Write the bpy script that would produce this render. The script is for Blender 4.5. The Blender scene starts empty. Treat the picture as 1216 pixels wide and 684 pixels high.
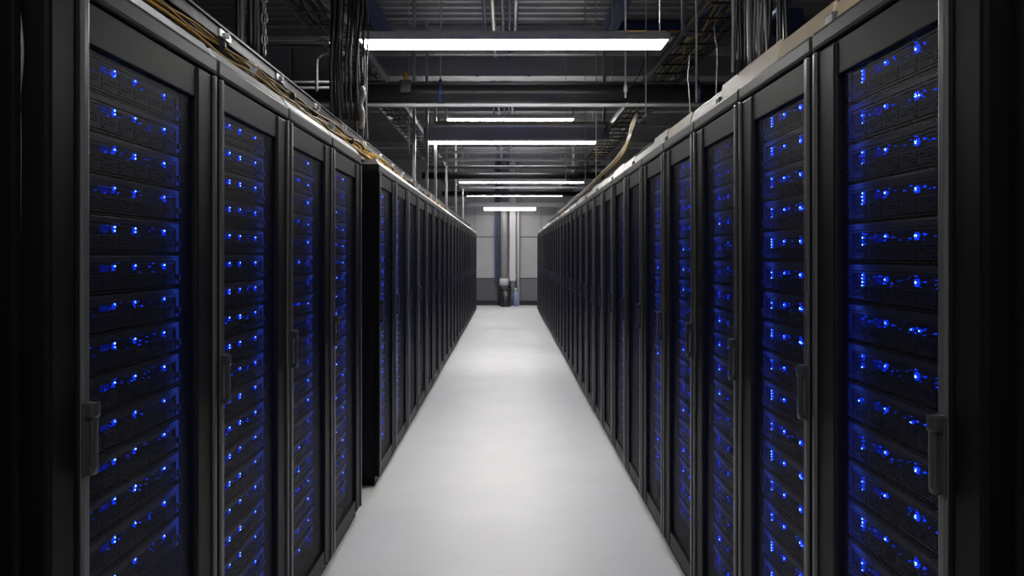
import bpy, bmesh, math, random
from mathutils import Vector, Matrix

# ------------------------------------------------------------------ camera
scene = bpy.context.scene
COL = scene.collection
random.seed(7)
EYE = 1.52                       # camera height; the aisle runs along +Y
cam_data = bpy.data.cameras.new("camera")
cam_data.sensor_width = 36.0
cam_data.lens = 850.0 / 1216.0 * 36.0
cam_data.shift_x = 5.0 / 1216.0
cam_data.shift_y = -39.0 / 1216.0
cam_data.clip_start = 0.02
cam_data.clip_end = 100
cam = bpy.data.objects.new("camera", cam_data)
cam.location = (0, 0, EYE)
cam.rotation_euler = (math.pi / 2, 0, 0)
COL.objects.link(cam)
scene.camera = cam

# ------------------------------------------------------------------ world, light levels, exposure
world = bpy.data.worlds.new("world")
scene.world = world
world.use_nodes = True
world.node_tree.nodes["Background"].inputs[0].default_value = (0.5, 0.6, 0.8, 1)
world.node_tree.nodes["Background"].inputs[1].default_value = 0.0
LAMP = 36.0                      # radiance of the ceiling lamp lenses
UPLIGHT = 26.0                    # radiance of the unseen uplights added to brighten the ceiling
STRIP = 15.0                      # radiance of the unseen blue strips added to wash the servers
scene.view_settings.view_transform = 'Standard'
scene.view_settings.look = 'None'
scene.view_settings.gamma = 1.0
scene.view_settings.use_curve_mapping = False
scene.view_settings.exposure = 0.0
scene.cycles.max_bounces = 8
scene.cycles.diffuse_bounces = 5
scene.cycles.transparent_max_bounces = 12
scene.cycles.sample_clamp_indirect = 4.0

# ------------------------------------------------------------------ materials
def principled(name, col, rough=0.5, metal=0.0, spec=0.5, noise=0.0, nscale=20.0, bump=0.0, bscale=60.0):
    m = bpy.data.materials.new(name); m.use_nodes = True
    nt = m.node_tree; b = nt.nodes["Principled BSDF"]
    b.inputs["Base Color"].default_value = (*col, 1)
    b.inputs["Roughness"].default_value = rough
    b.inputs["Metallic"].default_value = metal
    b.inputs["Specular IOR Level"].default_value = spec
    if noise or bump:
        tc = nt.nodes.new("ShaderNodeTexCoord")
    if noise:
        n = nt.nodes.new("ShaderNodeTexNoise"); n.inputs["Scale"].default_value = nscale
        n.inputs["Detail"].default_value = 5
        nt.links.new(tc.outputs["Object"], n.inputs["Vector"])
        mr = nt.nodes.new("ShaderNodeMapRange")
        mr.inputs["From Min"].default_value = 0.3; mr.inputs["From Max"].default_value = 0.7
        mr.inputs["To Min"].default_value = 1 - noise; mr.inputs["To Max"].default_value = 1 + noise
        nt.links.new(n.outputs["Fac"], mr.inputs["Value"])
        mx = nt.nodes.new("ShaderNodeVectorMath"); mx.operation = 'SCALE'
        mx.inputs[0].default_value = col
        nt.links.new(mr.outputs["Result"], mx.inputs["Scale"])
        nt.links.new(mx.outputs["Vector"], b.inputs["Base Color"])
    if bump:
        n2 = nt.nodes.new("ShaderNodeTexNoise"); n2.inputs["Scale"].default_value = bscale
        nt.links.new(tc.outputs["Object"], n2.inputs["Vector"])
        bp = nt.nodes.new("ShaderNodeBump"); bp.inputs["Strength"].default_value = bump
        bp.inputs["Distance"].default_value = 0.003
        nt.links.new(n2.outputs["Fac"], bp.inputs["Height"])
        nt.links.new(bp.outputs["Normal"], b.inputs["Normal"])
    return m

def emitter(name, col, strength, sample=True):
    m = bpy.data.materials.new(name); m.use_nodes = True
    nt = m.node_tree; nt.nodes.clear()
    o = nt.nodes.new("ShaderNodeOutputMaterial"); e = nt.nodes.new("ShaderNodeEmission")
    e.inputs[0].default_value = (*col, 1); e.inputs[1].default_value = strength
    nt.links.new(e.outputs[0], o.inputs[0])
    m.cycles.emission_sampling = 'AUTO' if sample else 'NONE'
    return m

def perforated(name, pitch, hole, col, rough):
    """black sheet steel with round holes in staggered rows (object Y / Z plane)"""
    m = bpy.data.materials.new(name); m.use_nodes = True
    nt = m.node_tree; b = nt.nodes["Principled BSDF"]; out = nt.nodes["Material Output"]
    b.inputs["Base Color"].default_value = (*col, 1); b.inputs["Roughness"].default_value = rough
    b.inputs["Specular IOR Level"].default_value = 0.2
    tc = nt.nodes.new("ShaderNodeTexCoord"); sp = nt.nodes.new("ShaderNodeSeparateXYZ")
    nt.links.new(tc.outputs["Object"], sp.inputs[0])
    def M(op, a, b_=None, c=None):
        n = nt.nodes.new("ShaderNodeMath"); n.operation = op
        for k, v in enumerate((a, b_, c)):
            if v is None: continue
            if isinstance(v, (int, float)): n.inputs[k].default_value = v
            else: nt.links.new(v, n.inputs[k])
        return n.outputs[0]
    py, pz = pitch, pitch * math.sqrt(3)
    def cell(off):
        a = M('MULTIPLY', M('SUBTRACT', M('FRACT', M('ADD', M('DIVIDE', sp.outputs[1], py), 100 + off)), 0.5), py)
        c = M('MULTIPLY', M('SUBTRACT', M('FRACT', M('ADD', M('DIVIDE', sp.outputs[2], pz), 100 + off)), 0.5), pz)
        return M('SQRT', M('ADD', M('MULTIPLY', a, a), M('MULTIPLY', c, c)))
    d = M('MINIMUM', cell(0.0), cell(0.5))
    mask = M('LESS_THAN', d, hole / 2)
    tr = nt.nodes.new("ShaderNodeBsdfTransparent"); mx = nt.nodes.new("ShaderNodeMixShader")
    nt.links.new(mask, mx.inputs[0]); nt.links.new(b.outputs[0], mx.inputs[1]); nt.links.new(tr.outputs[0], mx.inputs[2])
    nt.links.new(mx.outputs[0], out.inputs[0])
    return m

M_ = {}
M_['rack'] = principled("rack_black_paint", (0.0030, 0.0030, 0.0034), 0.45, spec=0.12, bump=0.05, bscale=900)
M_['stile'] = principled("door_frame_paint", (0.0045, 0.0045, 0.005), 0.45, spec=0.14, bump=0.04, bscale=900)
M_['edge'] = principled("door_ridge_highlight", (0.08, 0.08, 0.085), 0.28, metal=0.3)  # lighter than the door frame: edge highlight put into the colour
M_['cap'] = principled("rack_cap_paint", (0.024, 0.024, 0.025), 0.45, spec=0.22)
M_['header'] = principled("door_header_paint", (0.0065, 0.0065, 0.007), 0.5, spec=0.14)
M_['uplight'] = emitter("added_uplight_glow", (1.0, 0.985, 0.955), UPLIGHT)
M_['lamp_dim'] = emitter("lamp_lens_small", (1.0, 0.985, 0.955), 5.0)
M_['inside'] = principled("cabinet_inside", (0.012, 0.012, 0.016), 0.8, spec=0.1)
M_['mesh'] = perforated("perforated_steel", 0.0085, 0.0064, (0.0035, 0.0035, 0.004), 0.45)
M_['handle'] = principled("handle_zinc", (0.05, 0.05, 0.052), 0.3, metal=0.6)
M_['chassis'] = principled("server_chassis", (0.0030, 0.0035, 0.024), 0.5, spec=0.10)
M_['lip'] = principled("server_lip_metal", (0.016, 0.018, 0.040), 0.38, metal=0.2)
M_['tray'] = principled("drive_tray_plastic", (0.0030, 0.0034, 0.021), 0.45, spec=0.14)
M_['led'] = emitter("led_core", (0.13, 0.30, 1.0), 8.0, False)
M_['lens'] = emitter("led_blue_and_halo", (0.0, 0.03, 1.0), 2.1, False)  # plain blue diodes, and discs that imitate the bloom around bright ones
M_['dim'] = emitter("led_dim", (0.0, 0.05, 1.0), 0.55, False)
M_['panel'] = emitter("backlit_display", (0.0, 0.02, 1.0), 0.22, False)
M_['amber'] = emitter("led_amber", (1.0, 0.75, 0.45), 0.8, False)
M_['strip'] = emitter("added_cabinet_strip", (0.03, 0.10, 1.0), STRIP)
M_['trim_white'] = principled("white_trim", (0.86, 0.86, 0.88), 0.45, noise=0.10, nscale=6)
M_['trough_white'] = principled("trough_white", (0.60, 0.59, 0.57), 0.5, noise=0.1, nscale=7)
M_['trough_beige'] = principled("trough_beige", (0.52, 0.42, 0.28), 0.5, noise=0.1, nscale=7)
M_['floor'] = principled("floor_epoxy", (0.765, 0.76, 0.755), 0.38, spec=0.35, noise=0.035, nscale=2.2, bump=0.03, bscale=14)
M_['deck'] = principled("ceiling_deck", (0.26, 0.26, 0.27), 0.45, metal=0.3, noise=0.2, nscale=2)
M_['beam'] = principled("beam_grey", (0.58, 0.57, 0.56), 0.5, noise=0.15, nscale=3)
M_['galv'] = principled("galvanised", (0.50, 0.50, 0.50), 0.35, metal=0.85, noise=0.15, nscale=12)
M_['tray_metal'] = principled("tray_metal", (0.045, 0.045, 0.048), 0.45, metal=0.3, noise=0.5, nscale=25)
M_['duct'] = principled("duct_dark_grey", (0.28, 0.28, 0.29), 0.45, metal=0.1, noise=0.1, nscale=2)
M_['black'] = principled("black_pipe", (0.016, 0.016, 0.018), 0.36)
M_['navy'] = principled("navy_paint", (0.028, 0.046, 0.13), 0.45)
M_['blue'] = principled("blue_cable", (0.02, 0.06, 0.45), 0.45)
M_['cable_black'] = principled("cable_black", (0.012, 0.012, 0.013), 0.35)
M_['cable_grey'] = principled("cable_grey", (0.16, 0.16, 0.165), 0.4)
M_['cable_white'] = principled("cable_white", (0.36, 0.345, 0.31), 0.45)
M_['yellow'] = principled("cable_yellow", (0.50, 0.29, 0.025), 0.45)
M_['housing'] = principled("lamp_housing", (0.72, 0.72, 0.73), 0.45)
M_['lamp'] = emitter("lamp_lens", (1.0, 0.985, 0.955), LAMP)
M_['wall'] = principled("wall_panel_grey", (0.42, 0.415, 0.41), 0.6, noise=0.04, nscale=3)
M_['wall_dark'] = principled("wall_lower_dark", (0.10, 0.10, 0.105), 0.55, noise=0.1, nscale=3)
M_['wall_side'] = principled("side_wall_paint", (0.16, 0.16, 0.165), 0.7)
M_['column'] = principled("column_white", (0.58, 0.57, 0.56), 0.55)
M_['column_dark'] = principled("column_dark", (0.07, 0.07, 0.075), 0.5)
M_['lightblue'] = principled("light_blue_plastic", (0.28, 0.34, 0.52), 0.5)

# ------------------------------------------------------------------ mesh helpers
class MB:
    def __init__(self): self.bm = bmesh.new(); self.mi = 0
    def box(self, x0, x1, y0, y1, z0, z1, bev=0.0):
        t = bmesh.new()
        x0, x1 = sorted((x0, x1)); y0, y1 = sorted((y0, y1)); z0, z1 = sorted((z0, z1))
        v = [t.verts.new(p) for p in ((x0,y0,z0),(x1,y0,z0),(x1,y1,z0),(x0,y1,z0),(x0,y0,z1),(x1,y0,z1),(x1,y1,z1),(x0,y1,z1))]
        for f in ((0,3,2,1),(4,5,6,7),(0,1,5,4),(1,2,6,5),(2,3,7,6),(3,0,4,7)):
            t.faces.new([v[i] for i in f])
        if bev:
            bmesh.ops.bevel(t, geom=list(t.edges), offset=bev, segments=2, profile=0.6, affect='EDGES')
        self.merge(t); return self
    def merge(self, t):
        mp = {v: self.bm.verts.new(v.co) for v in t.verts}
        for f in t.faces:
            nf = self.bm.faces.new([mp[v] for v in f.verts]); nf.material_index = self.mi
        t.free()
    def prism(self, pts, axis, a, b):
        """closed 2-D outline extruded along an axis"""
        def P(p, q):
            return {'x': (q, p[0], p[1]), 'y': (p[0], q, p[1]), 'z': (p[0], p[1], q)}[axis]
        A = [self.bm.verts.new(P(p, a)) for p in pts]; B = [self.bm.verts.new(P(p, b)) for p in pts]
        n = len(pts)
        fs = [self.bm.faces.new(A), self.bm.faces.new(list(reversed(B)))]
        for i in range(n):
            fs.append(self.bm.faces.new([A[i], B[i], B[(i+1) % n], A[(i+1) % n]]))
        for f in fs: f.material_index = self.mi
        return self
    def tube(self, pts, r, n=6, caps=True):
        pts = [Vector(p) for p in pts]; rings = []
        up = Vector((0.13, 0.21, 0.97)).normalized()
        for i, p in enumerate(pts):
            d = (pts[min(i+1, len(pts)-1)] - pts[max(i-1, 0)]).normalized()
            ref = up if abs(d.dot(up)) < 0.9 else Vector((0.97, 0.2, 0.1)).normalized()
            a = d.cross(ref).normalized(); b = d.cross(a)
            rr = r[i] if isinstance(r, (list, tuple)) else r
            rings.append([self.bm.verts.new(p + (a*math.cos(2*math.pi*k/n) + b*math.sin(2*math.pi*k/n))*rr) for k in range(n)])
        for A, B in zip(rings, rings[1:]):
            for k in range(n):
                f = self.bm.faces.new([A[k], A[(k+1) % n], B[(k+1) % n], B[k]]); f.smooth = True; f.material_index = self.mi
        if caps:
            for R in (rings[0], rings[-1]):
                f = self.bm.faces.new(R); f.material_index = self.mi
        return self
    def mesh(self, name, *mats):
        bmesh.ops.recalc_face_normals(self.bm, faces=self.bm.faces)
        me = bpy.data.meshes.new(name); self.bm.to_mesh(me); self.bm.free()
        for m in mats: me.materials.append(m)
        return me
    def build(self, name, mat, parent=None, loc=(0, 0, 0)):
        return put(name, self.mesh(name, *(mat if isinstance(mat, (list, tuple)) else (mat,))), parent, loc)

def put(name, me, parent=None, loc=(0, 0, 0)):
    o = bpy.data.objects.new(name, me); COL.objects.link(o)
    o.location = loc
    if parent is not None: o.parent = parent
    return o

def tag(o, label=None, cat=None, group=None, kind=None):
    if label: o["label"] = label
    if cat: o["category"] = cat
    if group: o["group"] = group
    if kind: o["kind"] = kind
    return o

def empty(name, loc, label, cat, group=None):
    o = bpy.data.objects.new(name, None); COL.objects.link(o); o.location = loc
    o.empty_display_size = 0.1
    return tag(o, label, cat, group)

ORD = ("first second third fourth fifth sixth seventh eighth ninth tenth eleventh twelfth thirteenth fourteenth fifteenth sixteenth "
       "seventeenth eighteenth nineteenth twentieth twenty-first twenty-second twenty-third twenty-fourth twenty-fifth twenty-sixth "
       "twenty-seventh twenty-eighth twenty-ninth thirtieth thirty-first thirty-second").split()

# ------------------------------------------------------------------ the setting
ROOM_X0, ROOM_X1, ROOM_Y0, ROOM_Y1, CEIL = -4.2, 4.2, -2.6, 21.75, EYE + 3.0
o = MB().box(ROOM_X0, ROOM_X1, ROOM_Y0, ROOM_Y1 + 0.2, -0.1, 0.0).build("floor", M_['floor'])
tag(o, "pale grey polished floor of the aisle", kind="structure")
o = MB().box(ROOM_X0 - 0.15, ROOM_X0, ROOM_Y0, ROOM_Y1 + 0.2, 0, CEIL + 0.1).build("wall_left", M_['wall_side']); tag(o, kind="structure")
o = MB().box(ROOM_X1, ROOM_X1 + 0.15, ROOM_Y0, ROOM_Y1 + 0.2, 0, CEIL + 0.1).build("wall_right", M_['wall_side']); tag(o, kind="structure")
o = MB().box(ROOM_X0, ROOM_X1, ROOM_Y0 - 0.15, ROOM_Y0, 0, CEIL + 0.1).build("wall_front", M_['wall_side']); tag(o, kind="structure")
back = MB().box(ROOM_X0, ROOM_X1, ROOM_Y1, ROOM_Y1 + 0.15, 0, CEIL + 0.1).build("wall_back", M_['column_dark'])
tag(back, "grey panelled end wall of the aisle", kind="structure")
# wall panels with recessed joints
for (x0, x1) in ((-4.2, -2.2), (-2.19, -1.0), (-0.99, 0.36), (0.37, 1.0), (1.01, 2.2), (2.21, 4.2)):
    for (z0, z1) in ((0.83, 2.06), (2.085, 3.3), (3.32, 4.45)):
        MB().box(x0, x1, ROOM_Y1 - 0.02, ROOM_Y1 - 0.002, z0, z1, 0.004).build("wall_panel", M_['wall'], back)
for (x0, x1, mk) in ((-4.2, -1.0, 'wall_dark'), (-0.99, -0.30, 'wall_dark'), (0.36, 0.99, 'wall_side'), (1.0, 4.2, 'wall_side')):
    MB().box(x0, x1, ROOM_Y1 - 0.035, ROOM_Y1 - 0.002, 0.14, 0.80, 0.004).build("lower_panel", M_[mk], back)
o = MB().box(-4.2, 4.2, ROOM_Y1 - 0.05, ROOM_Y1 - 0.004, 0, 0.135).build("baseboard_back", M_['black']); tag(o, kind="structure")

# corrugated ceiling deck
mb = MB(); y = ROOM_Y0; pts = []
while y < ROOM_Y1 + 0.1:
    pts += [(y, CEIL), (y + 0.07, CEIL), (y + 0.10, CEIL - 0.05), (y + 0.17, CEIL - 0.05)]; y += 0.2
vs = [[mb.bm.verts.new((x, p[0], p[1])) for p in pts] for x in (ROOM_X0, ROOM_X1)]
for i in range(len(pts) - 1):
    mb.bm.faces.new([vs[0][i], vs[0][i+1], vs[1][i+1], vs[1][i]])
deck = mb.build("ceiling", M_['deck']); tag(deck, "dark grey corrugated metal ceiling deck", kind="structure")
o = MB().box(ROOM_X0, ROOM_X1, ROOM_Y0, ROOM_Y1 + .15, CEIL + 0.01, CEIL + 0.1).build("roof_slab", M_['deck'], deck)

# ------------------------------------------------------------------ server cabinets
H_L, H_R = EYE + 0.58, EYE + 0.59

def rack_template(side, w, H, trim):
    """meshes of one cabinet, near front corner at the origin, aisle face at x = 0, u along +Y, v away from the aisle"""
    def bx(mb, u0, u1, v0, v1, z0, z1, bev=0.0):
        return mb.box(side * v0, side * v1, u0, u1, z0, z1, bev)
    T = {}
    g = 0.012                                             # recess between neighbours
    D = 1.02
    top = H - 0.055
    mb = MB()
    bx(mb, 0.004, 0.022, 0.0365, D, 0.06, top); bx(mb, w - 0.03, w - 0.012, 0.0365, D, 0.06, top)   # side sheets
    bx(mb, 0.022, w - 0.03, D - 0.02, D, 0.06, top)                                               # rear sheet
    bx(mb, 0.022, 0.045, 0.09, 0.12, 0.06, top, 0.003); bx(mb, w - 0.042, w - 0.03, 0.09, 0.12, 0.06, top, 0.003)   # front posts
    T['cabinet_body'] = (mb, 'inside')
    mb = MB(); bx(mb, 0.001, w - 0.006, 0.0, D, top + 0.004, H, 0.010); T['top_cap'] = (mb, 'cap')
    mb = MB(); bx(mb, 0.01, w - 0.015, 0.03, D, 0.0, 0.058, 0.006); T['plinth'] = (mb, 'rack')
    if trim:
        mb = MB(); mb.prism([(side * .004, H), (side * .10, H), (side * .10, H + .032), (side * .025, H + .032)], 'y', 0.0, w - 0.04)
        T['top_trim'] = (mb, 'trim_white')
    s0, s1 = 0.0, 0.030                                   # narrow latch stile
    f0, f1 = w - 0.142, w - 0.026                         # wide hinge stile
    zb, zt = 0.065, top - 0.004
    mb = MB()
    bx(mb, s0, s1, 0.0, 0.036, zb, zt, 0.004)
    bx(mb, f0, f1, 0.0, 0.036, zb, zt, 0.008)
    bx(mb, s1 - 0.004, f0 + 0.004, 0.004, 0.034, zb, zb + 0.07, 0.004)
    T['door'] = (mb, 'stile')
    mb = MB(); bx(mb, s0 + 0.004, s1 - 0.004, -0.008, 0.002, zb, zt, 0.004); T['highlight_ridge'] = (mb, 'edge')
    mb = MB(); bx(mb, f1 - 0.018, f1 - 0.002, -0.008, 0.002, zb, zt, 0.004); T['highlight_ridge_far'] = (mb, 'edge')
    mb = MB(); bx(mb, s1 - 0.002, f0 + 0.002, 0.006, 0.030, zt - 0.085, zt, 0.003); T['door_header'] = (mb, 'header')
    x = side * 0.016
    mb = MB()
    v = [mb.bm.verts.new(p) for p in ((x, s1 - .002, zb + .066), (x, f0 + .002, zb + .066), (x, f0 + .002, zt - .083), (x, s1 - .002, zt - .083))]
    mb.bm.faces.new(v); T['mesh_panel'] = (mb, 'mesh')
    # swing handle on the latch stile
    mb = MB()
    bx(mb, 0.001, 0.029, -0.012, -0.005, 1.075, 1.225, 0.003)
    bx(mb, 0.002, 0.028, -0.030, -0.008, 1.192, 1.224, 0.006)
    bx(mb, 0.004, 0.026, -0.026, -0.008, 1.078, 1.098, 0.005)
    bx(mb, 0.006, 0.024, -0.028, -0.016, 1.085, 1.215, 0.005)
    T['handle'] = (mb, 'handle')
    mb = MB()
    bx(mb, f1 - 0.006, f1 + 0.016, 0.004, 0.030, 0, 0.07, 0.004)
    T['hinge'] = (mb, 'rack')
    for nm, u in (('light_strip', (s1 - 0.0075, s1 - 0.0005)), ('light_strip_far', (f0 + 0.030, f0 + 0.046))):  # unseen strips, added for the blue glow on the server faces
        mb = MB(); x = side * 0.0361; x2 = x
        if nm == 'light_strip': u = (0.0285, 0.0245); x2 = side * 0.0500      # turned to shine across the servers
        v = [mb.bm.verts.new(p) for p in ((x, u[0], 0.15), (x2, u[1], 0.15), (x2, u[1], H - 0.16), (x, u[0], H - 0.16))]
        mb.bm.faces.new(v); T[nm] = (mb, 'strip')
    out = {}
    for k, (mb, mk) in T.items():
        out[k] = (mb.mesh(k, M_[mk]))
    return out

def place_rack(side, X, Y, tpl, label, group):
    r = empty("server_cabinet", (side * X, Y, 0), label, "cabinet", group)
    for k in ('cabinet_body', 'top_cap', 'plinth', 'top_trim', 'light_strip', 'light_strip_far'):
        if k in tpl: put(k.replace('_far', ''), tpl[k], r)
    d = put('door', tpl['door'], r)
    for k in ('door_header', 'mesh_panel', 'handle', 'highlight_ridge', 'highlight_ridge_far'):
        put(k.replace('_far', ''), tpl[k], d)
    if Y < 4:
        for z in (0.35, 1.0, 1.7): put('hinge', tpl['hinge'], d, (0, 0, z))
    return r

PITCH_L, PITCH_R = 0.69, 0.605
XL, XL2, XR = 0.855, 0.845, 0.81
SV = 0.066                                     # servers stand this far behind the door face
tplL = rack_template(-1, PITCH_L, H_L, True)
tplL2 = rack_template(-1, PITCH_L, EYE + 0.60, True)
tplR = rack_template(+1, PITCH_R, H_R, False)

racks = []                                     # (side, X, Y, row phrase, index, H)
ROW = {-1: "row below the yellow cables", 1: "row below the beige trough"}
yl = [1.425 + PITCH_L * i for i in range(4)] + [4.70 + PITCH_L * i for i in range(21)]
for i, y in enumerate(yl):
    lab = "black server cabinet with perforated door, %s from the camera in %s" % (ORD[i], ROW[-1])
    place_rack(-1, XL if i < 4 else XL2, y, tplL if i < 4 else tplL2, lab, "server cabinets in " + ROW[-1])
    racks.append((-1, XL if i < 4 else XL2, y, i))
yr = [1.31 + PITCH_R * i for i in range(30)]
for i, y in enumerate(yr):
    lab = "black server cabinet with perforated door, %s from the camera in %s" % (ORD[i], ROW[1])
    place_rack(1, XR, y, tplR, lab, "server cabinets in " + ROW[1])
    racks.append((1, XR, y, i))

# ------------------------------------------------------------------ servers
SW = 0.445
def server_meshes(side, h):
    """front at x = 0 facing the aisle, u along +Y, z up from 0"""
    def bx(mb, u0, u1, v0, v1, z0, z1, bev=0.0): return mb.box(side * v0, side * v1, u0, u1, z0, z1, bev)
    S = {}
    mb = MB(); bx(mb, 0, SW, 0.0, 0.5, 0.0, h - 0.006); S['chassis'] = mb.mesh('rack_server', M_['chassis'])
    mb = MB(); bx(mb, 0.004, SW - 0.004, -0.008, 0.002, h - 0.022, h - 0.008, 0.002)
    bx(mb, 0.004, SW - 0.004, -0.004, 0.002, h - 0.029, h - 0.025)
    S['top_lip'] = mb.mesh('top_lip', M_['lip'])
    mb = MB(); bx(mb, -0.016, 0.004, -0.006, 0.004, 0.002, h - 0.008, 0.002)
    bx(mb, -0.010, -0.002, -0.014, -0.004, 0.012, 0.030, 0.003); S['ear'] = mb.mesh('mounting_ear', M_['lip'])
    mb = MB(); bx(mb, 0, 0.066, -0.005, 0.002, 0.003, 0.036, 0.002)
    bx(mb, 0.004, 0.062, -0.008, -0.004, 0.005, 0.011)
    for k in range(6): bx(mb, 0.010 + 0.008 * k, 0.014 + 0.008 * k, -0.007, -0.004, 0.015, 0.033)
    S['tray'] = mb.mesh('drive_tray', M_['tray'])
    mb = MB()
    for k in range(6):
        u = 0.012 + k * 0.071
        bx(mb, u, u + 0.066, -0.005, 0.002, 0.003, 0.036)
        bx(mb, u + .02, u + 0.046, -0.008, -0.004, 0.014, 0.024)
    S['trays'] = mb.mesh('drive_trays', M_['tray'])
    mb = MB(); u = 0.082 if side < 0 else 0.30
    bx(mb, u, u + 0.032, -0.003, 0.002, 0.043, 0.060); S['display'] = mb.mesh('display_window', M_['panel'])
    return S

def led(mb, side, u, z, r, power=0):
    """one diode: disc glowing as its halo (slot 1) with a bright core (slot 0); power 1 = dim only"""
    def disc(rr, x, mi):
        c = [mb.bm.verts.new((side * x, u + rr * math.cos(a * math.pi / 3), z + rr * math.sin(a * math.pi / 3))) for a in range(6)]
        b = [mb.bm.verts.new((side * 0.001, u + rr * math.cos(a * math.pi / 3), z + rr * math.sin(a * math.pi / 3))) for a in range(6)]
        f = mb.bm.faces.new(c); f.material_index = mi
        for a in range(6):
            f = mb.bm.faces.new([c[a], c[(a+1) % 6], b[(a+1) % 6], b[a]]); f.material_index = mi
    if power == 0:
        disc(r * 2.6, -0.004, 1); disc(r, -0.006, 0)  # wide disc stands in for the light halo round the core
    elif power == 1:
        disc(r, -0.005, 2)
    else:
        disc(r, -0.005, 1)

def led_cluster(side, style, seed):
    rnd = random.Random(seed); mb = MB()
    if style == 'pair':
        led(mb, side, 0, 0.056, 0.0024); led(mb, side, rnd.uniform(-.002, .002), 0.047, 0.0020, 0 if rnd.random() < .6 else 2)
    elif style == 'single':
        led(mb, side, 0, 0.055, 0.0026)
        if rnd.random() < .6: led(mb, side, 0.006, 0.045, 0.0020, 2)
    elif style == 'bar':
        for k in range(4):
            led(mb, side, 0, 0.036 + 0.009 * k, 0.0020, 0 if rnd.random() < .55 else 2)
    elif style == 'big':
        led(mb, side, 0, 0.052, 0.0036)
        if rnd.random() < .5: led(mb, side, 0.002, 0.066, 0.0022, 2)
    elif style == 'small':
        led(mb, side, 0, 0.055, 0.0024, 2); 
        if rnd.random() < .5: led(mb, side, 0.018, 0.05, 0.0018, 0)
    elif style == 'specks':
        for k in range(rnd.randint(12, 22)):
            led(mb, side, rnd.uniform(0.03, 0.41), rnd.uniform(0.038, 0.064), rnd.uniform(0.0010, 0.0018), rnd.choice((1, 1, 2)))
    elif style == 'array':                                  # whole face at once, for cabinets further along
        for u in ((.135, .228, .375) if side < 0 else (.10, .135, .255, .37)):
            for k in range(rnd.randint(1, 3)):
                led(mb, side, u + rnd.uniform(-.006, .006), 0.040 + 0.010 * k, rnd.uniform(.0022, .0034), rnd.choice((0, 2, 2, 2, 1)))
        for k in range(rnd.randint(12, 22)):
            led(mb, side, rnd.uniform(0.03, 0.41), rnd.uniform(0.02, 0.064), rnd.uniform(0.0010, 0.0020), rnd.choice((1, 1, 2)))
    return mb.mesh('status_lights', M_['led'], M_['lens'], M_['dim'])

SM, LM = {}, {}
for side, h in ((-1, 0.0865), (1, 0.096)):
    SM[side] = server_meshes(side, h)
    for st in ('pair', 'single', 'bar', 'big', 'small', 'specks', 'array'):
        LM[side, st] = [led_cluster(side, st, 31 * k + len(st) + side) for k in range(7)]

near_detail = {(-1, 0), (-1, 1), (1, 0), (1, 1)}
mid_detail = {(-1, 2), (-1, 3), (-1, 4), (-1, 5), (-1, 6), (1, 2), (1, 3), (1, 4), (1, 6), (1, 7)}
rnd = random.Random(3)
far = MB()
for (side, X, Y, i) in racks:
    x = side * (X + SV); pitch = 0.0905 if side < 0 else 0.100
    h = 0.0865 if side < 0 else 0.096
    u0 = 0.109 if side < 0 else 0.063
    ztop = EYE + (0.462 if side < 0 else 0.489)
    rows = int((ztop - 0.13) / pitch)
    if (side, i) in near_detail and i == 0: rows = 14 if side < 0 else 13
    if (side, i) == (1, 5): continue                        # this cabinet stands without lit servers
    S = SM[side]
    for r in range(rows):
        z = ztop - (r + 1) * pitch
        if (side, i) in near_detail or (side, i) in mid_detail:
            if side > 0 and i == 0 and r in (7,):
                pass
            lab = "rack server, %s from top, %s cabinet in %s" % (ORD[r], ORD[i], ROW[side])
            c = put('rack_server', S['chassis'], None, (x, Y + u0, z))
            tag(c, lab, "server", "rack servers in " + ROW[side])
            if (side, i) in near_detail:
                put('top_lip', S['top_lip'], c)
                put('mounting_ear', S['ear'], c); put('mounting_ear', S['ear'], c, (0, SW + 0.010, 0))
                for k in range(6): put('drive_tray', S['tray'], c, (0, 0.012 + k * 0.071, 0))
                put('display_window', S['display'], c)
                if side < 0: lay = ((.135, 'pair'), (.2275, 'pair'), (.376, 'single'))
                else: lay = ((.126, 'small'), (.156, 'big'), (.280, 'single'), (.386, 'bar'))
                dark = side > 0 and i == 0 and r in (6, 8)
                for (u, st) in lay:
                    if dark and st in ('big', 'bar'): st = 'small'
                    put('status_light', rnd.choice(LM[side, st]), c, (0, u, 0))
                put('status_specks', rnd.choice(LM[side, 'specks']), c)
            else:
                put('top_lip', S['top_lip'], c); put('drive_tray_row', S['trays'], c)
                put('status_lights', rnd.choice(LM[side, 'array']), c)
        else:
            far.mi = 3
            far.box(x, x + side * 0.4, Y + u0, Y + u0 + SW, z, z + h - 0.006)
            far.mi = 0
            if r % 2 == 0 or i < 14:
                for k in range(4):
                    u = rnd.choice((.135, .228, .375)); rr = rnd.uniform(.002, .0032); zz = z + rnd.uniform(.03, .065)
                    q = [far.bm.verts.new((x - side * 0.004, Y + u0 + u + a * rr, zz + b * rr)) for a, b in ((-1, -1), (1, -1), (1, 1), (-1, 1))]
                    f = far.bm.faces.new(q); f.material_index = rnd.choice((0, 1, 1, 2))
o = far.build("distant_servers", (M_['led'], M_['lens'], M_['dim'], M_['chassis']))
tag(o, "dim blue-lit servers inside the cabinets towards the end wall", "servers", kind="stuff")

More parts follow.
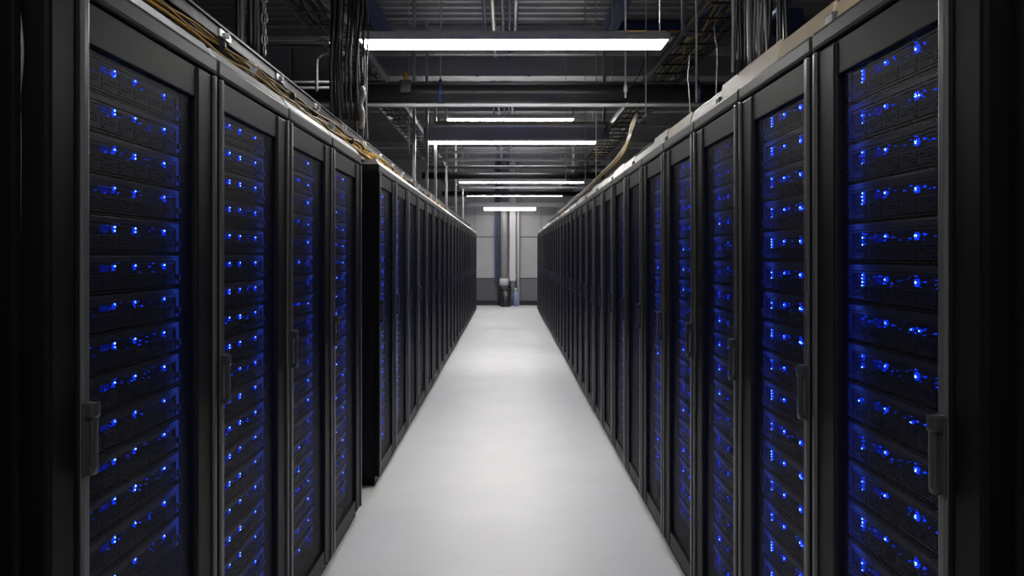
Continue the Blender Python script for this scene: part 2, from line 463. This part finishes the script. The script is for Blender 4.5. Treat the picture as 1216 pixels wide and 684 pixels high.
# ------------------------------------------------------------------ vertical cable managers beside the first cabinets
def cable_manager(side, X, y1, label):
    y0 = y1 - 0.30
    r = empty("cable_manager", (side * X, y0, 0), label, "cable manager", "vertical cable managers")
    def bx(u0, u1, v0, v1, z0, z1, bev, nm, mk): MB().box(side*v0, side*v1, u0, u1, z0, z1, bev).build(nm, M_[mk], r)
    bx(0.215, 0.30, 0.0, 1.0, 0.0, 2.2, 0.010, "post", 'rack')
    bx(0.165, 0.185, 0.03, 0.10, 0.0, 2.2, 0.006, "rail", 'rack')
    bx(0.0, 0.215, 0.5, 0.52, 0.0, 2.2, 0.0, "back_panel", 'inside')
    bx(0.0, 0.03, 0.0, 1.0, 0.0, 2.2, 0.008, "post", 'rack')
    for z in (0.5, 1.0, 1.5, 2.0):
        bx(0.03, 0.215, 0.10, 0.5, z, z + 0.02, 0.004, "finger_bar", 'inside')
    return r, y0
cmL, y0L = cable_manager(-1, XL, 1.425 - 0.006, "black vertical cable manager beside the first cabinet below the yellow cables")
cmR, y0R = cable_manager(1, XR, 1.31 - 0.006, "black vertical cable manager beside the first cabinet below the beige trough")

def spline(ctrl, n=8):
    ctrl = [Vector(c) for c in ctrl]; out = []
    P = [ctrl[0]] + ctrl + [ctrl[-1]]
    for i in range(1, len(P) - 2):
        for k in range(n):
            t = k / n; a, b, c, d = P[i-1], P[i], P[i+1], P[i+2]
            out.append(0.5 * ((2*b) + (c-a)*t + (2*a-5*b+4*c-d)*t*t + (3*b-a-3*c+d)*t**3))
    out.append(ctrl[-1]); return out

def pix(px, py, Y):                                         # a measured point at depth Y in metres
    return ((px - 603) * Y / 850, Y, EYE + (303 - py) * Y / 850)

b = empty("cable_bundle", (-0.9, 1.30, 0), "grey cables hanging inside the cable manager below the yellow cables", "cables", "cables in the cable managers")
for pts, r_, mk in (((pix(13, -60, 1.31), pix(13, 0, 1.31), pix(12, 60, 1.31), pix(-2, 95, 1.30), pix(-14, 130, 1.29)), .005, 'cable_grey'),
                    ((pix(19, -60, 1.32), pix(20, 0, 1.32), pix(25, 60, 1.32), pix(21, 120, 1.33), pix(22, 170, 1.33), pix(20, 400, 1.33)), .005, 'cable_grey'),
                    ((pix(29, -60, 1.34), pix(29, 20, 1.34), pix(26, 100, 1.34), pix(28, 200, 1.34), pix(29, 600, 1.34)), .0034, 'cable_black'),
                    ((pix(-4, 150, 1.30), pix(6, 125, 1.30), pix(10, 90, 1.31), pix(12, -50, 1.33)), .003, 'cable_black')):
    pp = [Vector(p) - Vector((-0.9, 1.30, 0)) for p in spline(pts)]
    MB().tube(pp, r_).build("cable", M_[mk], b)
b = empty("cable_bundle", (0.87, 1.25, 0), "grey cable looping in the cable manager below the beige trough", "cables", "cables in the cable managers")
for pts, r_, mk in (((pix(1184, -60, 1.24), pix(1185, 10, 1.24), pix(1192, 45, 1.24), pix(1206, 70, 1.23), pix(1222, 92, 1.22)), .0045, 'cable_grey'),
                    ((pix(1202, -60, 1.25), pix(1201, 100, 1.25), pix(1200, 400, 1.25), pix(1200, 700, 1.25)), .0040, 'cable_black')):
    pp = [Vector(p) - Vector((0.87, 1.25, 0)) for p in spline(pts)]
    MB().tube(pp, r_).build("cable", M_[mk], b)

# ------------------------------------------------------------------ ceiling lamps
def ceiling_lamp(y, x0, x1, dz, width, label, group="linear ceiling lamps", rods=True, lm='lamp', lh=0.012, up=True):
    z = EYE + dz; xc = (x0 + x1) / 2; L = (x1 - x0) / 2
    r = empty("ceiling_lamp", (xc, y, z), label, "lamp", group)
    hw = width / 2
    MB().box(-L, L, -hw, hw, 0.012 - lh, 0.012).build("lens", M_[lm], r)
    if up: MB().box(-L * .88, L * .88, -hw * .3, hw * .3, 0.0855, 0.089).build("added_uplight", M_['uplight'], r)  # unseen glowing slab added on top to light the ceiling
    mb = MB(); mb.prism([(-hw - .012, 0.0), (-hw - .012, 0.03), (-hw * .45, 0.085), (hw * .45, 0.085), (hw + .012, 0.03), (hw + .012, 0.0),
                         (hw + .002, 0.0), (hw + .002, 0.016), (-hw - .002, 0.016), (-hw - .002, 0.0)], 'x', -L, L)
    mb.build("housing", M_['housing'], r)
    for s in (-1, 1):
        MB().box(s * L, s * (L + 0.014), -hw - .012, hw + .012, 0.0, 0.055, 0.004).build("end_cap", M_['housing'], r)
        if rods: MB().tube([(s * L * .97, 0, 0.08), (s * L * .97, 0, CEIL - z - 0.02)], 0.005).build("hanger_rod", M_['galv'], r)
    return r
ceiling_lamp(0.20, -1.1, 1.19, 1.6, 0.26, "linear ceiling lamp hanging above the start of the aisle")
ceiling_lamp(5.44, -1.10, 1.19, 1.6, 0.26, "long white linear ceiling lamp, the largest one, before the black pipe")
ceiling_lamp(10.2, -1.12, 1.25, 1.6, 0.26, "linear ceiling lamp behind the dark grey crossing trough")
ceiling_lamp(12.9, -1.11, 1.18, 2.44, 0.22, "linear ceiling lamp mounted high near the ceiling deck", up=False)
ceiling_lamp(15.8, -1.07, 1.67, 1.6, 0.22, "linear ceiling lamp, third from the end wall")
ceiling_lamp(19.4, -1.09, 1.46, 1.6, 0.22, "linear ceiling lamp, second from the end wall")
ceiling_lamp(21.1, -0.70, 0.82, 1.40, 0.20, "short ceiling lamp right in front of the end wall", lm='lamp_dim', lh=0.09, up=False)

# ------------------------------------------------------------------ ceiling structure and services
def bar(name, x0, x1, y0, y1, d0, d1, mk, label, cat, group=None, bev=0.004):
    o = MB().box(x0, x1, y0, y1, EYE + d0, EYE + d1, bev).build(name, M_[mk]); return tag(o, label, cat, group)
def hpipe(name, x0, x1, y, d, r, mk, label, cat="pipe", group=None, n=20):
    o = MB().tube([(x0, y, EYE + d), ((x0 + x1) / 2, y, EYE + d), (x1, y, EYE + d)], r, n).build(name, M_[mk]); return tag(o, label, cat, group)
def ibeam(y, label):
    mb = MB(); z1 = CEIL - 0.05; z0 = EYE + 2.80
    mb.prism([(y-.10, z0), (y+.10, z0), (y+.10, z0+.012), (y+.008, z0+.012), (y+.008, z1-.012), (y+.10, z1-.012), (y+.10, z1), (y-.10, z1), (y-.10, z1-.012), (y-.008, z1-.012), (y-.008, z0+.012), (y-.10, z0+.012)], 'x', ROOM_X0, ROOM_X1)
    tag(mb.build("ceiling_beam", M_['beam']), label, "beam", "crossing ceiling beams")
for y, w in ((4.6, "above the largest lamp"), (9.3, "behind the largest lamp"), (14.0, "behind the high mounted lamp"), (18.7, "close to the end wall")):
    ibeam(y, "grey steel beam crossing under the ceiling deck " + w)
# long joists
for x, y1, side in ((-1.50, 9.18, "cable ladder"), (1.22, 9.18, "navy duct")):
    mb = MB(); z0 = EYE + 2.62; z1 = EYE + 2.80
    mb.box(x - .06, x + .06, -2.0, y1, z0, z0 + .012).box(x - .06, x + .06, -2.0, y1, z1 - .012, z1).box(x - .006, x + .006, -2.0, y1, z0 + .012, z1 - .012)
    tag(mb.build("ceiling_joist", M_['navy']), "dark joist running along the aisle under the ceiling, on the %s side" % side, "joist", "long ceiling joists")
# central strut run with conduits
for x, r_, mk, d, w in ((-0.27, .020, 'navy', 2.78, "navy"), (-0.17, .028, 'galv', 2.74, "silver"), (-0.06, .022, 'cable_grey', 2.78, "dull grey"), (0.02, .016, 'navy', 2.72, "thin navy"), (0.09, .02, 'galv', 2.78, "thin silver")):
    o = MB().tube([(x, -2.0, EYE + d), (x, 9.0, EYE + d), (x, 21.5, EYE + d)], r_, 10).build("conduit", M_[mk])
    tag(o, "%s conduit running along the middle of the ceiling" % w, "conduit", "conduits along the ceiling middle")
for k, y in enumerate((8.75, 10.6, 12.2, 15.0, 17.2)):
    r = empty("strut_trapeze", (-0.09, y, EYE + 2.66), "grey strut trapeze holding the middle conduits, %s from the camera" % ORD[k], "bracket", "strut trapezes")
    MB().box(-.24, .24, -.02, .02, 0, .04, .003).build("cross_bar", M_['galv'], r)
    for s in (-1, 1): MB().tube([(s * .21, 0, .03), (s * .21, 0, CEIL - EYE - 2.66 - .03)], .006).build("hanger_rod", M_['galv'], r)
    MB().box(-.09, -.0, -.03, .0, .045, .13, .004).build("junction_box", M_['housing'], r)

# the big black pipe with clamp, valve and tag
pipe = empty("black_pipe", (0, 6.6, EYE + 1.49), "large black pipe crossing the aisle behind the largest lamp", "pipe")
MB().tube([(-3.6, 0, 0), (0, 0, 0), (3.6, 0, 0)], .082, 28).build("pipe_run", M_['black'], pipe)
for x in (-0.62, 1.75, -2.4):
    MB().tube([(x - .022, 0, 0), (x + .022, 0, 0)], .092, 24).build("clamp", M_['navy'], pipe)
    MB().box(x - .012, x + .012, -.014, .014, .085, .13, .003).build("clamp_lug", M_['navy'], pipe)
    MB().tube([(x, 0, .12), (x, 0, CEIL - EYE - 1.49 - .03)], .006).build("hanger_rod", M_['galv'], pipe)
MB().box(-.98, -.88, -.12, -.06, -.02, .10, .01).build("valve_box", M_['black'], pipe)
MB().tube([(-.93, -.1, .1), (-.93, -.12, .16)], .022, 8).build("valve_cap", M_['yellow'], pipe)
MB().tube([(1.07, -.095, -.06), (1.07, -.095, .0), (1.07, -.09, CEIL - EYE - 1.49 - .03)], .009, 8).build("drop_rod", M_['trim_white'], pipe)
MB().tube([(1.07, -.095, -.005), (1.07, -.095, .05)], .018, 8).build("rod_coupler", M_['trim_white'], pipe)
hpipe("conduit", -1.75, 1.9, 6.58, 1.378, .016, 'trim_white', "thin pale conduit right below the large black pipe", "conduit", "pale crossing conduits")
hpipe("conduit", -1.9, 2.2, 6.9, 1.655, .014, 'galv', "thin silver conduit on top of the large black pipe", "conduit", "pale crossing conduits")

# crossing ducts, troughs, conduits further along
dct = empty("air_duct", (0, 9.9, EYE + 2.47), "wide dark grey air duct crossing behind the largest lamp", "duct")
for k, (a, b_) in enumerate(((-3.5, -2.2), (-2.19, -1.2), (-1.19, -0.42), (-0.41, 0.3), (0.31, 1.35), (1.36, 2.3), (2.31, 3.5))):
    MB().box(a, b_, -.02 if k % 2 else -.025, .24, 0, .28, .012).build("duct_section", M_['duct'], dct)
for a in (-2.195, -1.195, -.415, .305, 1.355, 2.305):
    MB().box(a - .02, a + .02, -.034, .25, -.01, .29, .004).build("duct_flange", M_['duct'], dct)
bar("strut_channel", -3.0, 3.0, 9.62, 9.70, 2.70, 2.775, 'galv', "bright strut channel crossing above the wide air duct", "strut")
bar("cable_trough", -1.12, 1.35, 9.5, 9.66, 1.535, 1.70, 'duct', "dark grey trough crossing in front of the second lamp", "trough")
hpipe("conduit", -1.1, 2.2, 9.44, 1.705, .018, 'trim_white', "pale conduit along the top of the dark crossing trough", "conduit", "pale crossing conduits")
hpipe("conduit", -1.0, 1.9, 9.8, 1.80, .028, 'trough_beige', "beige pipe crossing above the dark crossing trough", "pipe", "pale crossing conduits")
hpipe("conduit", -1.12, 1.25, 11.5, 1.655, .020, 'trim_white', "pale conduit crossing shortly behind the second lamp", "conduit", "pale crossing conduits")
bar("strut_channel", -1.2, 1.7, 12.0, 12.08, 1.585, 1.63, 'galv', "grey strut channel crossing behind the second lamp", "strut")
hpipe("crossing_pipe", -1.6, 1.8, 13.4, 1.49, .065, 'black', "medium black pipe crossing halfway down the aisle", "pipe")
hpipe("crossing_pipe", -1.4, 1.8, 12.7, 1.56, .030, 'cable_grey', "thin grey pipe just before the medium black pipe", "pipe")
hpipe("conduit", -1.1, 1.8, 16.5, 1.56, .028, 'trim_white', "pale conduit crossing behind the fifth lamp", "conduit", "pale crossing conduits")
hpipe("crossing_pipe", -1.6, 1.9, 17.4, 1.50, .055, 'black', "black pipe crossing close to the end wall", "pipe")
bar("strut_channel", ROOM_X0, ROOM_X1, 20.6, 20.7, 1.40, 1.52, 'duct', "dark grey channel crossing right before the end wall", "strut")
# upper left box duct, conduits and bent pipe
dct = empty("air_duct", (-2.1, 6.95, EYE + 1.60), "dark box duct beside the cable ladder, above the yellow cables", "duct")
for a, b_ in ((-1.4, -.42), (-.41, .0), (.01, .42)): MB().box(a, b_, 0, .4, 0, .42, .01).build("duct_section", M_['duct'], dct)
for x in (-1.0, .2): MB().tube([(x, .2, .4), (x, .2, CEIL - EYE - 1.63)], .006).build('hanger_rod', M_['galv'], dct)
hpipe("conduit", -3.2, -1.22, 4.9, 1.455, .008, 'cable_grey', "thin silver conduit beside the hanging black cable bundle", "conduit", "pale crossing conduits", 8)
hpipe("conduit", -3.0, -1.35, 5.6, 1.31, .010, 'cable_grey', "lower silver conduit below the bent pipe", "conduit", "pale crossing conduits", 8)
hpipe("conduit", -3.0, -1.35, 5.62, 1.36, .010, 'cable_grey', "upper silver conduit below the bent pipe", "conduit", "pale crossing conduits", 8)
pp = spline([pix(376, 108, 5.5), pix(376, 85, 5.5), pix(377, 70, 5.5), pix(384, 63.5, 5.5), pix(392, 63, 5.5), pix(410, 63, 5.5)], 5)
tag(MB().tube(pp, .013, 10).build("bent_pipe", M_['cable_grey']), "bent grey pipe curving next to the hanging black cables", "pipe")
bar("strut_channel", -3.0, -1.2, 5.1, 5.2, 1.56, 1.62, 'duct', "dark strut channel left of the largest lamp", "strut")
# navy duct upper right
dct = empty("navy_duct", (1.3, 9.0, EYE + 2.80), "navy blue duct crossing beneath the ceiling beside the long rod", "duct")
MB().box(0, 1.2, 0, .16, 0, .14, .006).build("duct_section", M_['navy'], dct); MB().box(1.21, 2.6, 0, .16, -.01, .15, .006).build("duct_section", M_['navy'], dct)
dct = empty("navy_duct", (1.62, 6.1, EYE + 1.86), "navy blue box hanging beside the cable drop over the beige trough", "duct")
MB().box(0, .34, 0, .3, 0, .26, .008).build("duct_section", M_['navy'], dct); MB().box(.345, .9, 0, .3, .01, .25, .008).build("duct_section", M_['navy'], dct)

# ------------------------------------------------------------------ cable ladders and trays
def ladder(name, x0, x1, ya, yb, d, rail_h, step, mk, label, hangers, hx, hmat='galv'):
    r = empty(name, (0, ya, EYE + d), label, "cable tray")
    L = yb - ya
    for x in (x0, x1):
        MB().box(x - .012, x + .012, 0, L, 0, rail_h, .004).build("side_rail", M_[mk], r)
        MB().box(x - .020, x + .020, 0, L, rail_h - .004, rail_h + .004).build("rail_flange", M_[mk], r)
    rung = MB().box(x0, x1, -.012, .012, .01, .022).mesh("rung", M_[mk])
    for k in range(int(L / step)): put("rung", rung, r, (0, step * (k + .5), 0))
    for y in hangers:
        for x in hx:
            MB().box(x - .018, x + .018, y - ya - .018, y - ya + .018, -.02, CEIL - EYE - d - .02, .003).build("hanger", M_[hmat], r)
    return r
tray = ladder("cable_tray", -1.40, -1.03, 1.2, 19.4, 0.765, 0.045, 0.45, 'tray_metal', "silver cable tray running above the cabinets with yellow cables",
       (7.87, 9.1, 10.2, 12.0, 14.2, 16.5), (-1.03,))
for k in range(13):
    put('splice_plate', MB().box(-1.022, -1.012, -.05, .05, .006, .036, .003).mesh('splice_plate', M_['galv']), tray, (0, .75 + k * .62, 0))
    put('tray_bolt', MB().tube([(-1.016, 0, .022), (-1.000, 0, .022)], .012, 8).mesh('tray_bolt', M_['trim_white']), tray, (0, .75 + k * .62, 0))
ladder("cable_ladder", -1.47, -1.17, 2.0, 19.0, 1.66, 0.06, 0.28, 'cable_grey', "upper grey cable ladder crowded with tangled cables",
       (6.0, 11.0, 15.5), (-1.49,), 'duct')
ladder("cable_ladder", 1.30, 1.62, 3.0, 19.0, 1.62, 0.05, 0.30, 'black', "upper dark cable ladder above the row with beige trough",
       (5.2, 9.5, 14.0), (1.28,), 'duct')

def cable_run(base, r, mk, parent, amp, y0, y1, n, seed):
    rn = random.Random(seed); pts = []
    for k in range(n + 1):
        t = k / n
        pts.append((base[0] + rn.uniform(-amp, amp), y0 + (y1 - y0) * t, base[1] + rn.uniform(-amp, amp) * .8))
    MB().tube(spline(pts, 3), r, 5).build("cable", M_[mk], parent)

# yellow fibres under the silver tray
b = empty("cable_bundle", (0, 0, EYE), "tied bundle of yellow cables running along below the silver cable tray", "cables")
for k in range(6):
    cable_run((-1.0 + .010 * ((k % 3) - 1), .722 + .010 * (k // 3)), .0042, 'yellow', b, .018, 1.2, 12.0, 40, 100 + k)
for k in range(2):
    cable_run((-.925 + .012 * k, .640 + .004 * k), .0040, 'yellow', b, .012, 1.2, 9.0, 34, 300 + k)
for k in range(3):
    cable_run((-1.05 + .02 * k, .70 + .008 * k), .0060, 'cable_black', b, .02, 1.2, 16, 40, 340 + k)
for k in range(22):
    y = 1.6 + k * .42 + random.uniform(-.1, .1)
    MB().tube([(-1.0, y - .012, .727), (-1.0, y + .012, .727)], .026, 8).build("cable_tie", M_['trim_white' if k % 3 == 0 else 'cable_black'], b)
# silver / grey cables lying in the tray
b = empty("cable_bundle", (0, 0, EYE), "grey and white cables lying in the silver cable tray", "cables")
for k in range(12):
    cable_run((-1.36 + .027 * k, .795 + .008 * (k % 3)), .007, ('cable_grey', 'cable_black', 'cable_white')[k % 3], b, .010, 1.2, 19.0, 40, 500 + k)
b = empty("cable_bundle", (0, 0, EYE), "tangle of black and grey cables on the upper grey ladder", "cables")
for k in range(16):
    cable_run((-1.43 + .015 * k, 1.70 + .012 * (k % 5)), .007, ('cable_black', 'cable_grey', 'cable_black', 'cable_white')[k % 4], b, .035, 2.0, 18.5, 60, 700 + k)
b = empty("cable_bundle", (0, 0, EYE), "black cables with yellow strands on the upper dark ladder", "cables")
for k in range(14):
    cable_run((1.33 + .02 * k, 1.66 + .012 * (k % 4)), .008, ('cable_black', 'cable_grey', 'cable_black', 'cable_black', 'yellow')[k % 5], b, .03, 3.0, 18.5, 60, 900 + k)
# short yellow jumpers crossing from tray to cabinet tops
for k, y in enumerate((4.55, 5.0, 5.5, 6.1, 6.9, 8.0)):
    rn = random.Random(k)
    pp = spline([(-1.25, y, EYE + .76), (-1.02, y + .03, EYE + .71), (-.93, y + .06 * rn.uniform(-1, 1), EYE + .645), (-.90, y + .1, EYE + .628)], 4)
    tag(MB().tube(pp, .011, 6).build("yellow_jumper", M_['yellow']), "short yellow jumper cable dropping from tray to cabinet tops, %s from the camera" % ORD[k], "cable", "yellow jumper cables")

# hanging cable bundles
def drop(name, cx, cy, w, d0, d1, n, mats, rr, label, seed, sway=.02):
    rn = random.Random(seed)
    r = empty(name, (cx, cy, EYE + d0), label, "cables", "hanging cable bundles")
    for k in range(n):
        x = (k / max(1, n - 1) - .5) * w + rn.uniform(-.006, .006); y = rn.uniform(-.05, .05)
        pts = []
        for q in range(7):
            t = q / 6
            pts.append((x + rn.uniform(-sway, sway) * (1 if 0 < q < 6 else .4), y + rn.uniform(-sway, sway), (d1 - d0) * t))
        MB().tube(spline(pts, 4), rn.uniform(*rr), 6).build("cable", M_[mats[k % len(mats)]], r)
    return r
BK = ('cable_black', 'cable_black', 'cable_grey', 'cable_black')
drop("cable_bundle", -1.00, 4.36, .17, .825, 2.93, 16, BK, (.006, .011), "thick bundle of black cables hanging into the gap between cabinet groups", 1)
drop("cable_bundle", -1.09, 3.02, .11, .84, 2.93, 8, BK, (.009, .015), "bundle of black cables hanging above the third cabinet onto silver tray", 2, .006)
drop("cable_bundle", -1.03, 5.10, .06, .825, 1.9, 4, ('cable_black', 'cable_grey'), (.007, .010), "short black cables hanging behind the thick black bundle", 4, .012)
drop("cable_bundle", 0.89, 2.62, .11, .66, 2.93, 14, BK, (.004, .008), "thick bundle of black cables hanging onto the beige trough", 3, .012)
drop("cable_bundle", 1.02, 2.75, .10, .74, 2.93, 6, ('cable_black', 'navy', 'cable_black'), (.007, .012), "black and navy cables hanging behind the thick bundle over beige trough", 6, .01)
# chain links beside the black cable drop
r = empty("hanging_chain", (-1.02, 3.0, EYE + .86), "silver chain hanging next to the black cables above the third cabinet", "chain")
for k in range(22):
    t = MB(); pts = []
    for a in range(9):
        an = 2 * math.pi * a / 8; c, s = .012 * math.cos(an), .026 * math.sin(an)
        pts.append((c if k % 2 else 0, 0 if k % 2 else c, .044 * k + s))
    t.tube(pts, .0035, 5, False).build("chain_link", M_['galv'], r)
# hose drop
pp = spline([pix(428, 103, 4.95), pix(431, 112, 4.95), pix(427, 124, 4.95), pix(430, 135, 4.95), pix(429, 152, 4.95)], 6)
tag(MB().tube(pp, [.020 + .004 * (k % 2) for k in range(len(pp))], 10).build("flexible_hose", M_['cable_white']), "pale ribbed hose hanging beside the thick black bundle", "hose")

# ------------------------------------------------------------------ beige / white trough over the right-hand cabinets
tr = empty("cable_trough", (XR + .02, 1.35, H_R), "beige and white cable trough lying along the cabinet tops", "trough")
y = 0.0; k = 0
while y < 17.6:
    L = (0.50, 0.36, 0.62, 0.44)[k % 4]
    mk = 'trough_beige' if k in (0, 1, 2, 4, 13) else 'trough_white'
    mb = MB(); hh = .058 + .010 * ((k * 7) % 3)
    mb.prism([(0, 0), (0.004, 0), (0.024, hh - .006), (0.20, hh - .006), (0.20, hh), (0.016, hh)], 'y', y, y + L - .012)
    mb.build("trough_section", M_[mk], tr)
    if k % 2 == 0:
        MB().box(-.006, .02, y + L - .035, y + L + .012, -.004, .030, .004).build("joint_clip", M_['black'], tr)
    y += L; k += 1
b = empty("cable_bundle", (0, 0, EYE), "white and yellow cables sweeping down into the beige trough", "cables")
for k in range(8):
    rn = random.Random(50 + k); j = lambda a: rn.uniform(-a, a)
    ctrl = [(1.34, 7.6, 1.66), (1.25, 6.95, 1.40), (1.09 + j(.015), 6.25, 1.14), (.985 + j(.015), 6.2, .88 + j(.01)), (.86 + j(.02), 6.8, .74 + j(.01)),
            (.83 + j(.02), 7.6, .69 + j(.015)), (.83 + j(.02), 9.2, .69 + j(.015)), (.83 + j(.02), 11.5, .68 + j(.015)), (.83 + j(.02), 14.5, .68 + j(.01))]
    MB().tube(spline(ctrl, 5), .0075, 6).build("cable", M_['yellow' if k % 4 == 1 else 'cable_white'], b)
b = empty("cable_bundle", (0, 0, EYE), "loose black cables lying on top of the white trough", "cables")
for k in range(4):
    cable_run((.86 + .02 * k, .655 + .005 * k), .005, 'cable_black', b, .016, 1.4, 9.0, 26, 1200 + k)

# thin hanger rods
for k, (px, Y, d0, w) in enumerate(((827, 3.1, .66, "over the third cabinet"), (870, 2.58, .66, "beside the thick black bundle"), (727, 7.0, 1.45, "behind the black pipe, near the drop rod"),
                                    (708, 6.65, .69, "beside the white and yellow cable sweep"), (767, 6.2, 1.2, "beside the hanger of the upper dark ladder"), (555, 14.5, .9, "above the distant cabinets"),
                                    (672, 9.6, 1.0, "beside the crossing trough's end"), (695, 8.3, .8, "before the second lamp's end"), (486, 6.7, .95, "beside the valve on the black pipe"))):
    x = (px - 603) * Y / 850
    tag(MB().tube([(x, Y, EYE + d0), (x, Y, EYE + 1.9), (x, Y, CEIL - .03)], .0048, 6).build("hanger_rod", M_['galv']), "thin silver hanger rod " + w, "rod", "thin hanger rods")
# loose thin wires below the ceiling
for k, (pts, mk, w) in enumerate((
    ((pix(335, -10, 5.0), pix(352, 14, 5.0), pix(372, 38, 5.0), pix(392, 52, 5.0)), 'cable_grey', "slanting down to the thick black bundle, the lowest one"),
    ((pix(346, -10, 5.1), pix(364, 12, 5.1), pix(384, 34, 5.1), pix(396, 46, 5.1)), 'cable_white', "slanting down to the thick black bundle, the middle one"),
    ((pix(358, -10, 5.2), pix(380, 14, 5.2), pix(398, 36, 5.2)), 'cable_grey', "slanting down to the thick black bundle, the highest one"),
    ((pix(826, 8, 5.6), pix(828, 40, 5.6), pix(820, 62, 5.6), pix(817, 92, 5.6), pix(818, 104, 5.6), pix(821, 150, 5.6)), 'cable_grey', "curving down beside the upper dark ladder"),
    ((pix(848, -10, 5.0), pix(849, 40, 5.0), pix(852, 62, 5.0), pix(851, 96, 5.0), pix(850, 135, 5.0)), 'cable_white', "hanging between the ladder and the thick bundle"),
    ((pix(770, 60, 6.3), pix(764, 76, 6.3), pix(757, 92, 6.3), pix(746, 104, 6.3)), 'cable_black', "drooping to the large black pipe"))):
    tag(MB().tube(spline(pts, 6), .0045, 6).build("loose_wire", M_[mk]), "thin loose wire " + w, "wire", "loose wires")
# blue cable upper right
pp = spline([pix(945, -10, 3.2), pix(932, 4, 3.3), pix(922, 14, 3.5), pix(912, 24, 3.8)], 5)
tag(MB().tube(pp, .016, 8).build("blue_cable", M_['blue']), "thick blue cable above the beige trough", "cable")
# yellow wire resting over the first lamp
pp = spline([(-1.3, 5.5, EYE + 1.71), (-.8, 5.48, EYE + 1.70), (-.55, 5.46, EYE + 1.69), (0, 5.5, EYE + 1.70), (.5, 5.47, EYE + 1.695), (.85, 5.45, EYE + 1.70), (1.5, 5.5, EYE + 1.72)], 5)
tag(MB().tube(pp, .008, 6).build("yellow_wire", M_['yellow']), "yellow wire running along the top of the largest lamp", "cable")

# ------------------------------------------------------------------ end of the aisle
c = empty("pipe_column", (0.22, 21.6, 0), "pale square column with pipes standing at the end wall", "column")
MB().box(-.17, .02, -.12, .1, 0.75, CEIL - .06, .006).build("column_shaft", M_['column'], c)
MB().tube([(.09, -.04, .0), (.09, -.04, 2.0), (.09, -.04, CEIL - .06)], .04, 12).build("white_pipe", M_['column'], c)
MB().box(-.13, .0, -.11, .09, 0, .76, .006).build("column_foot", M_['wall_side'], c)
c = empty("dark_riser", (-0.11, 21.55, 0), "dark grey riser pipe standing behind the black bin", "pipe")
MB().tube([(0, 0, 0), (0, 0, 2), (0, 0, CEIL - .06)], .11, 20).build("riser_pipe", M_['duct'], c)
MB().tube([(0, 0, .60), (0, 0, .82)], .14, 20).build("pipe_collar", M_['column'], c)
MB().tube([(-.16, 0.03, 0), (-.16, .03, 2), (-.16, .03, CEIL - .06)], .03, 10).build("side_pipe", M_['column_dark'], c)
o = MB().box(-.39, -.31, 21.60, 21.70, 0.7, CEIL - .06, .006).build("blue_conduit", M_['navy']); tag(o, "navy vertical conduit on the end wall", "conduit")
bn = empty("waste_bin", (-0.07, 21.15, 0), "black bin standing on the floor before the end wall", "bin")
mb = MB(); mb.tube([(0, 0, 0), (0, 0, .02), (0, 0, .50)], [.155, .16, .185], 20).build("bin_body", M_['black'], bn)
MB().tube([(0, 0, .50), (0, 0, .535)], .195, 20).build("bin_rim", M_['black'], bn)
bo = empty("water_bottle", (0.235, 21.35, 0.14), "pale blue container standing right of the black bin", "container")
MB().tube([(0, 0, -.14), (0, 0, .22), (0, 0, .28), (0, 0, .32)], [.075, .075, .05, .03], 16).build("container_body", M_['lightblue'], bo)
MB().tube([(0, 0, .32), (0, 0, .40)], .035, 12).build("container_cap", M_['column'], bo)
